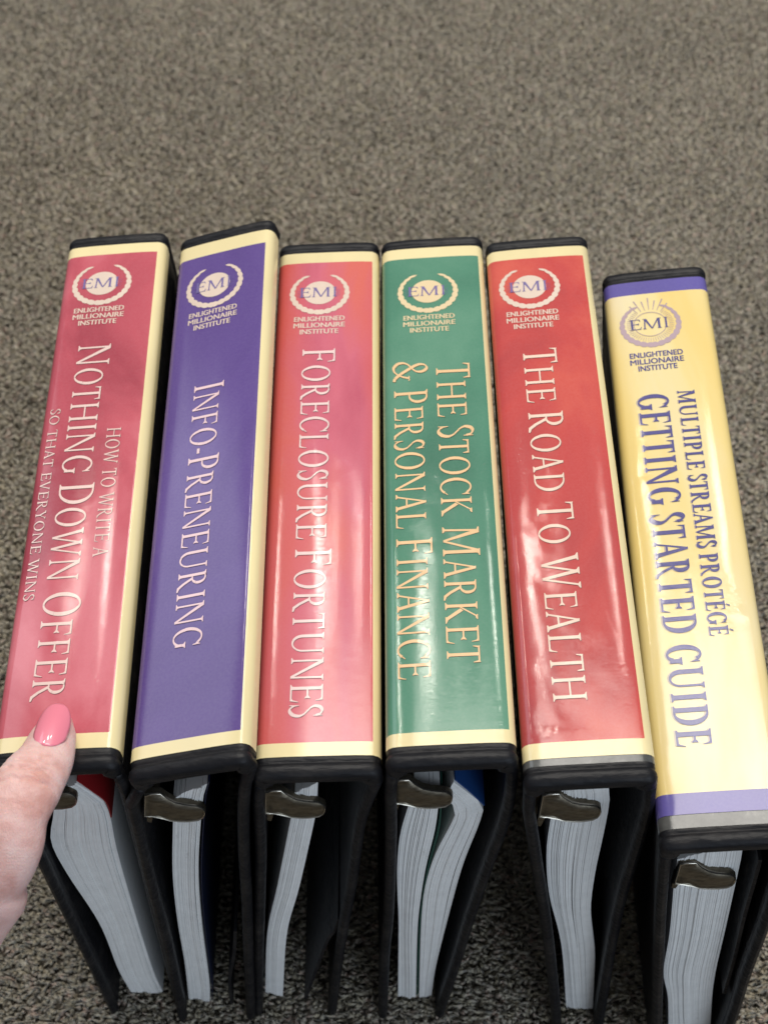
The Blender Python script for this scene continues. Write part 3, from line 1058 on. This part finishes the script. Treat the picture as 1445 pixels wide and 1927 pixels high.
B.append(dict(px=.0250, py=.0230, pz=5.4, yaw=.21, pitch=-1.45, roll=-4.33, seed=4.6, panel=(-27.6, 23.0, 137.5, -139.0), **{k: m4[k] for k in ('m_border', 'm_panel')},
    label='green binder with two lines of peach lettering and two thick page stacks',
    lc=[(-25.4, 240), (-25.3, 214.5), (-25.8, 174.1), (-26.9, 117.7), (-28.6, 73.6), (-29.6, 0)], rc=[(26.6, 240), (25.6, 213.8), (21.0, 173.4), (15.4, 117.0), (11.6, 72.9), (4.8, 0)],
    lever=(2.1, 229.6), plate=-21,
    pages=[([[-13.5, 231.1], [-15.1, 220.0], [-18.9, 190.4], [-20.1, 159.1], [-19.7, 125.3], [-19.1, 95.1], [-18.9, 6.3]], [[-3.1, 231.0], [-3.3, 219.9], [-4.2, 195.2], [-7.4, 158.9], [-9.2, 125.1], [-10.1, 88.7], [-9.7, 6.2]]),
           ([[-0.8, 225.0], [2.5, 217.0], [3.7, 207.4], [-3.5, 172.2], [-7.1, 142.3], [-8.3, 113.3], [-8.4, 69.3], [-7.9, 6.1]], [[2.3, 235.9], [8.8, 226.3], [15.0, 215.4], [14.3, 199.9], [8.7, 158.7], [3.8, 100.9], [0.4, 55.8], [-0.9, 31.5], [-1.5, 7.5]])],
    dividers=[([[2.8, 238], [9.4, 227.4], [15.6, 215.9]], BLUE_SHEET),
              ([[-2.4, 231], [-2.3, 219.9], [-2.6, 195.2], [-6.2, 158.9], [-8.2, 125.1], [-9.1, 88.7], [-8.9, 8]], GREEN_SHEET)],
    print=std_print(m4, -2.7, 112.5, [(TITLE, smallcaps('THE STOCK MARKET', .85), -.1, 62.4, -108.8, 15.7, .035),
                                      (TITLE, smallcaps('& PERSONAL FINANCE', .85), -19.9, 65.0, -114.9, 15.4, .035)], emb=flat_print('cream_ink', 4.6, (0.80, 0.62, 0.36), .5, 1.0))))
m5 = mats(5.8, [(0.30, (0.36, 0.020, 0.026)), (0.48, (0.54, 0.040, 0.032)), (0.66, (0.70, 0.110, 0.060))], (0.88, 0.66, 0.52), .65, 1.3, scale=15)
B.append(dict(px=.0777, py=.0175, pz=7.6, yaw=.29, pitch=-.61, roll=-5.29, seed=5.8, panel=(-26.8, 22.2, 138.0, -138.0), **{k: m5[k] for k in ('m_border', 'm_panel')},
    label='crimson red binder standing between the green and yellow binders',
    lc=[(-23.5, 240), (-21.3, 225.2), (-15.8, 185.5), (-7.0, 123.9), (3.7, 38.6), (8, 0)], rc=[(27.5, 242.7), (27.6, 204.9), (27.4, 163.2), (29.3, 104.7), (33.3, 23.2), (34.4, 0)],
    lever=(9.0, 230.0), plate=-17, ext=2.6,
    pages=[([[-10.8, 239.1], [-10.1, 220.6], [-9.3, 186.1], [-4.6, 142.8], [6.0, 85.2], [15.6, 4.8]], [[7.5, 252.0], [9.9, 247.0], [12.5, 231.8], [13.3, 200.7], [13.7, 164.5], [15.9, 125.0], [23.1, 75.1], [29.4, 4.5]])],
    print=std_print(m5, -5.5, 117.4, [(TITLE, smallcaps('THE ROAD TO WEALTH', .85), -11.5, 75.4, -121.2, 15.6, .05)])))

YEL = (0.80, 0.60, 0.20)
m6b = flat_print('purple_band', 6.4, (0.105, 0.078, 0.34), .6, .8)
m6p = print_mat('spine_print', 6.4, [(0.30, (0.82, 0.56, 0.13)), (0.44, (0.83, 0.66, 0.28)), (0.55, (0.81, 0.70, 0.43)), (0.70, (0.76, 0.68, 0.60))], 14, .28, 1.5, .8, side=(.003, .032, (0.82, 0.59, 0.17)))
m6i = flat_print('indigo_ink', 6.4, (0.07, 0.062, 0.24), 1.1, .8)
m6s = flat_print('lettering_glow', 6.4, (0.52, 0.42, 0.33), 1.1, .8)
m6e = flat_print('faded_violet_ink', 6.4, (0.47, 0.34, 0.38), 1.1, .8)


def print6(sp, card):
    emblem(sp, card, -4.6, 115.3, m6e, m6i, outline=True)
    block_text(sp, card, [('ENLIGHTENED', 25.0), ('MILLIONAIRE', 25.2), ('INSTITUTE', 18.2)], m6i, -3.6, 97.2, 3.3, 4.3)
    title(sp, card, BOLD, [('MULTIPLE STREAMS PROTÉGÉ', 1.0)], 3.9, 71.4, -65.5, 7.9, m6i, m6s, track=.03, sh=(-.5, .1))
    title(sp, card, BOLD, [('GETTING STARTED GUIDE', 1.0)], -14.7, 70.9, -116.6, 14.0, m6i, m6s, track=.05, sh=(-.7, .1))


B.append(dict(px=.1330, py=.0020, pz=-4.2, yaw=-.85, pitch=1.15, roll=-8.6, seed=6.4, panel=(-60, 60, 136.2, -136.0), m_border=m6b, m_panel=m6p,
    label='yellow binder with violet end bands and indigo lettering',
    lc=[(-22.7, 236.6), (-17.6, 186.7), (-8.6, 111.6), (-.3, 46), (5, 0)], rc=[(29.5, 215), (32.6, 166.0), (33.2, 148.8), (34.9, 112.6), (37.1, 79.9), (38.5, 47.0), (40, 0)],
    lever=(14.2, 203.1), plate=-12, ext=5.2,
    pages=[([[-11.4, 215.1], [-9.8, 195.0], [-4.0, 140.2], [-0.4, 94.1], [6.4, 60.7], [14.5, 4]], [[13.1, 232], [14.8, 217.0], [16.0, 203.1], [20.7, 143.6], [25.6, 81.6], [32.7, 27.5], [36.3, 4]])],
    pockets=[([[20.0, 225], [21.2, 208.2], [23.8, 165.8], [27.2, 124.8], [30.0, 79.7]])],
    print=print6))

for d in B:
    binder(d)

# ------------------------------------------------------------------ hand
nt = NT('skin')
f = nt.noise(nt.coord(), 90, 4.0, 0.6)
col = nt.ramp(f, [(0.30, (0.66, 0.345, 0.295)), (0.5, (0.78, 0.49, 0.445)), (0.72, (0.84, 0.60, 0.555))])
nt.l(col, nt.b.inputs['Base Color'])
nt.b.inputs['Roughness'].default_value = 0.50
nt.b.inputs['Subsurface Weight'].default_value = 0.35
nt.b.inputs['Subsurface Radius'].default_value = (0.006, 0.0025, 0.0015)
nt.b.inputs['Subsurface Scale'].default_value = 0.6
nt.b.inputs['Specular IOR Level'].default_value = 0.4
vor = nt.n('ShaderNodeTexVoronoi', feature='DISTANCE_TO_EDGE')
vor.inputs['Scale'].default_value = 1100
nt.l(nt.coord((1, .6, .6)), vor.inputs['Vector'])
n1 = nt.bump(nt.math('MINIMUM', vor.outputs['Distance'], 0.25), 0.0003, 1.0)
n2 = nt.bump(nt.noise(nt.coord((.4, 1.6, 1.6)), 260, 3.0, 0.6), 0.0004, 0.5, n1)
nt.l(n2, nt.b.inputs['Normal'])
SKIN = nt.m

nt = NT('pink_nail_varnish')
nt.b.inputs['Base Color'].default_value = (0.87, 0.235, 0.31, 1)
nt.b.inputs['Roughness'].default_value = 0.3
nt.b.inputs['Coat Weight'].default_value = 1.0
nt.b.inputs['Coat Roughness'].default_value = 0.04
NAIL = nt.m


def tube(path, radii, up, flat=1.0, nseg=28, wr=None):
    """closed loft of rounded sections along a path (mm); returns verts, faces"""
    p = np.array(path, float)
    c = []
    d = np.arange(len(p))
    tt = np.linspace(0, len(p) - 1, (len(p) - 1) * 8 + 1)
    q = np.vstack([2 * p[0] - p[1], p, 2 * p[-1] - p[-2]])
    rr = []
    for t in tt:
        k = min(int(t), len(p) - 2); u = t - k
        a, b, c_, e = q[k], q[k + 1], q[k + 2], q[k + 3]
        c.append(.5 * (2 * b + (c_ - a) * u + (2 * a - 5 * b + 4 * c_ - e) * u * u + (3 * b - a - 3 * c_ + e) * u ** 3))
        rr.append(np.interp(t, d, radii))
    c = np.array(c)
    tg = np.gradient(c, axis=0); tg /= np.linalg.norm(tg, axis=1)[:, None]
    V, F = [], []
    # round the two ends with shrinking rings
    rings = []
    for k in (-3, -2, -1):
        f = (-k) / 3.3
        rings.append((c[0] - tg[0] * rr[0] * f * .95, tg[0], rr[0] * math.sqrt(1 - f * f)))
    for i in range(len(c)): rings.append((c[i], tg[i], rr[i]))
    for k in (1, 2, 3):
        f = k / 3.3
        rings.append((c[-1] + tg[-1] * rr[-1] * f * .95, tg[-1], rr[-1] * math.sqrt(1 - f * f)))
    for i, (cc, t_, r) in enumerate(rings):
        u = np.array(up, float); u -= t_ * (u @ t_); u /= np.linalg.norm(u)
        s = np.cross(t_, u)
        for k in range(nseg):
            a = 2 * math.pi * k / nseg
            V.append(cc + s * r * math.cos(a) + u * r * flat * math.sin(a))
    n = len(rings)
    for i in range(n - 1):
        for k in range(nseg):
            k2 = (k + 1) % nseg
            F.append((i * nseg + k, i * nseg + k2, (i + 1) * nseg + k2, (i + 1) * nseg + k))
    F.append(tuple(reversed(range(nseg)))); F.append(tuple(range((n - 1) * nseg, n * nseg)))
    return V, F


parts = []
UPN = (.08, -.30, .95)
thumb_path = [(-128.6, -111.0, 268.6), (-128.7, -115.5, 270.0), (-129.2, -121, 271.2), (-130.3, -130.5, 273.8), (-134.4, -142.0, 276.2), (-138.2, -153.0, 274.2), (-140.6, -162.5, 267), (-149, -168, 256), (-164, -172, 241)]
parts.append(tube(thumb_path, [6.6, 8.6, 9.7, 11.2, 13.2, 12.6, 13.0, 15.0, 18.5], UPN, .74))
# palm, wrist and four fingers that close round the back cover
parts.append(tube([(-150, -172, 250), (-168, -176, 232), (-186, -184, 214), (-206, -204, 200), (-232, -236, 190), (-285, -320, 182), (-350, -420, 178), (-420, -530, 176)], [16, 23, 29, 28, 26, 31, 36, 39], (.5, -.2, .8), .72))
parts.append(tube([(-182, -186, 212), (-186, -178, 192), (-190, -172, 170)], [19, 20, 15], (1, .3, .1), .72))
for k, (z, ln, r) in enumerate(((214, 62, 8.2), (196, 70, 8.6), (177, 66, 8.2), (160, 52, 7.2))):
    y0 = -170 + k * 3
    parts.append(tube([(-190, y0 - 8, z - 4), (-186, y0 + ln * .35, z - 7), (-176 - k, y0 + ln * .68, z - 10), (-168 + k * .6, y0 + ln * .95, z - 12)], [r * 1.1, r * 1.05, r * .95, r * .78], (-1, 0, .1), .92))
V, F = [], []
for v, f in parts:
    b = len(V)
    V += [np.array(q) / 1000 for q in v]
    F += [tuple(b + i for i in g) for g in f]
tmp = mesh_obj('person', V, F, SKIN)
rm = tmp.modifiers.new('remesh', 'REMESH'); rm.mode = 'VOXEL'; rm.voxel_size = 0.00065; rm.use_smooth_shade = True
sm = tmp.modifiers.new('smooth', 'SMOOTH'); sm.factor = .6; sm.iterations = 30
bpy.context.view_layer.update()
me = bpy.data.meshes.new_from_object(tmp.evaluated_get(bpy.context.evaluated_depsgraph_get()))
tmp.modifiers.clear()
tmp.data = me
if not me.materials: me.materials.append(SKIN)
# skin creases over the thumb joint and the fold round the nail, cut into the surface
co = np.zeros(len(me.vertices) * 3); me.vertices.foreach_get('co', co); co = co.reshape(-1, 3)
no = np.zeros(len(me.vertices) * 3); me.vertices.foreach_get('normal', no); no = no.reshape(-1, 3)
dsp = np.zeros(len(co))
ax = np.array([-.18, -.95, .25]); ax /= np.linalg.norm(ax)
t_ = (co * 1000 - np.array([-130.8, -142.0, 277.6])) @ ax
x_ = co[:, 0] * 1000 + 130.0
top = np.clip(no[:, 2] * 1.2, 0, 1) * np.exp(-(t_ / 16) ** 2)
for c0, w_, a_, sl in ((-5.5, .8, .75, .06), (-3.2, .6, .55, -.05), (-1.0, .7, .85, .04), (1.4, .6, .65, -.08), (3.6, .8, .70, .05), (-9.0, .7, .45, .03), (-13.0, .6, .55, .05), (-14.8, .5, .40, -.04), (12.5, .6, .22, .06), (14.0, .5, .16, -.03)):
    dsp -= a_ * np.exp(-((t_ - c0 + sl * x_ * 3 + .5 * np.sin(x_ * .9 + c0)) / w_) ** 2) * top
co = co + no * dsp[:, None] / 1000
me.vertices.foreach_set('co', co.reshape(-1)); me.update()
tag(tmp, 'hand of a person with a glossy pink thumbnail holding the pink red binder', 'person')
person = tmp


def nail():
    tipc = np.array([-126.9, -106.2, 276.8]); base = np.array([-128.9, -127.6, 281.0])
    ax = tipc - base; L = np.linalg.norm(ax); ax /= L
    up = np.array([.06, -.18, .98]); up -= ax * (up @ ax); up /= np.linalg.norm(up)
    sd = np.cross(ax, up)
    nb, na = 22, 17
    V, F = [], []
    for i in range(nb + 1):
        b = i / nb
        # half width: rounded cuticle, full sides, oval free edge
        hw = 6.5 * (1 - max(0, .30 - b) ** 2 / .30 ** 2 * .42) * math.sqrt(max(0.0, 1 - (max(0, b - .45) / .56) ** 2.4))
        for j in range(na + 1):
            a = -1 + 2 * j / na
            x = a * hw
            cut = .9 * (a * a) * (1 - b) * 1.6          # cuticle curves back at the sides
            drop = 8.6 - math.sqrt(max(.1, 8.6 ** 2 - x * x))
            arch = 1.1 * math.sin(math.pi * min(1, b * .9 + .1))
            V.append((base + ax * (L * b + cut) + sd * x + up * (arch - drop)) / 1000)
    for i in range(nb):
        for j in range(na):
            p = i * (na + 1) + j
            F.append((p, p + 1, p + na + 2, p + na + 1))
    o = mesh_obj('thumbnail', V, F, NAIL, person, angle=80)
    so = o.modifiers.new('solid', 'SOLIDIFY'); so.thickness = .0009; so.offset = -1
    return o


nail()
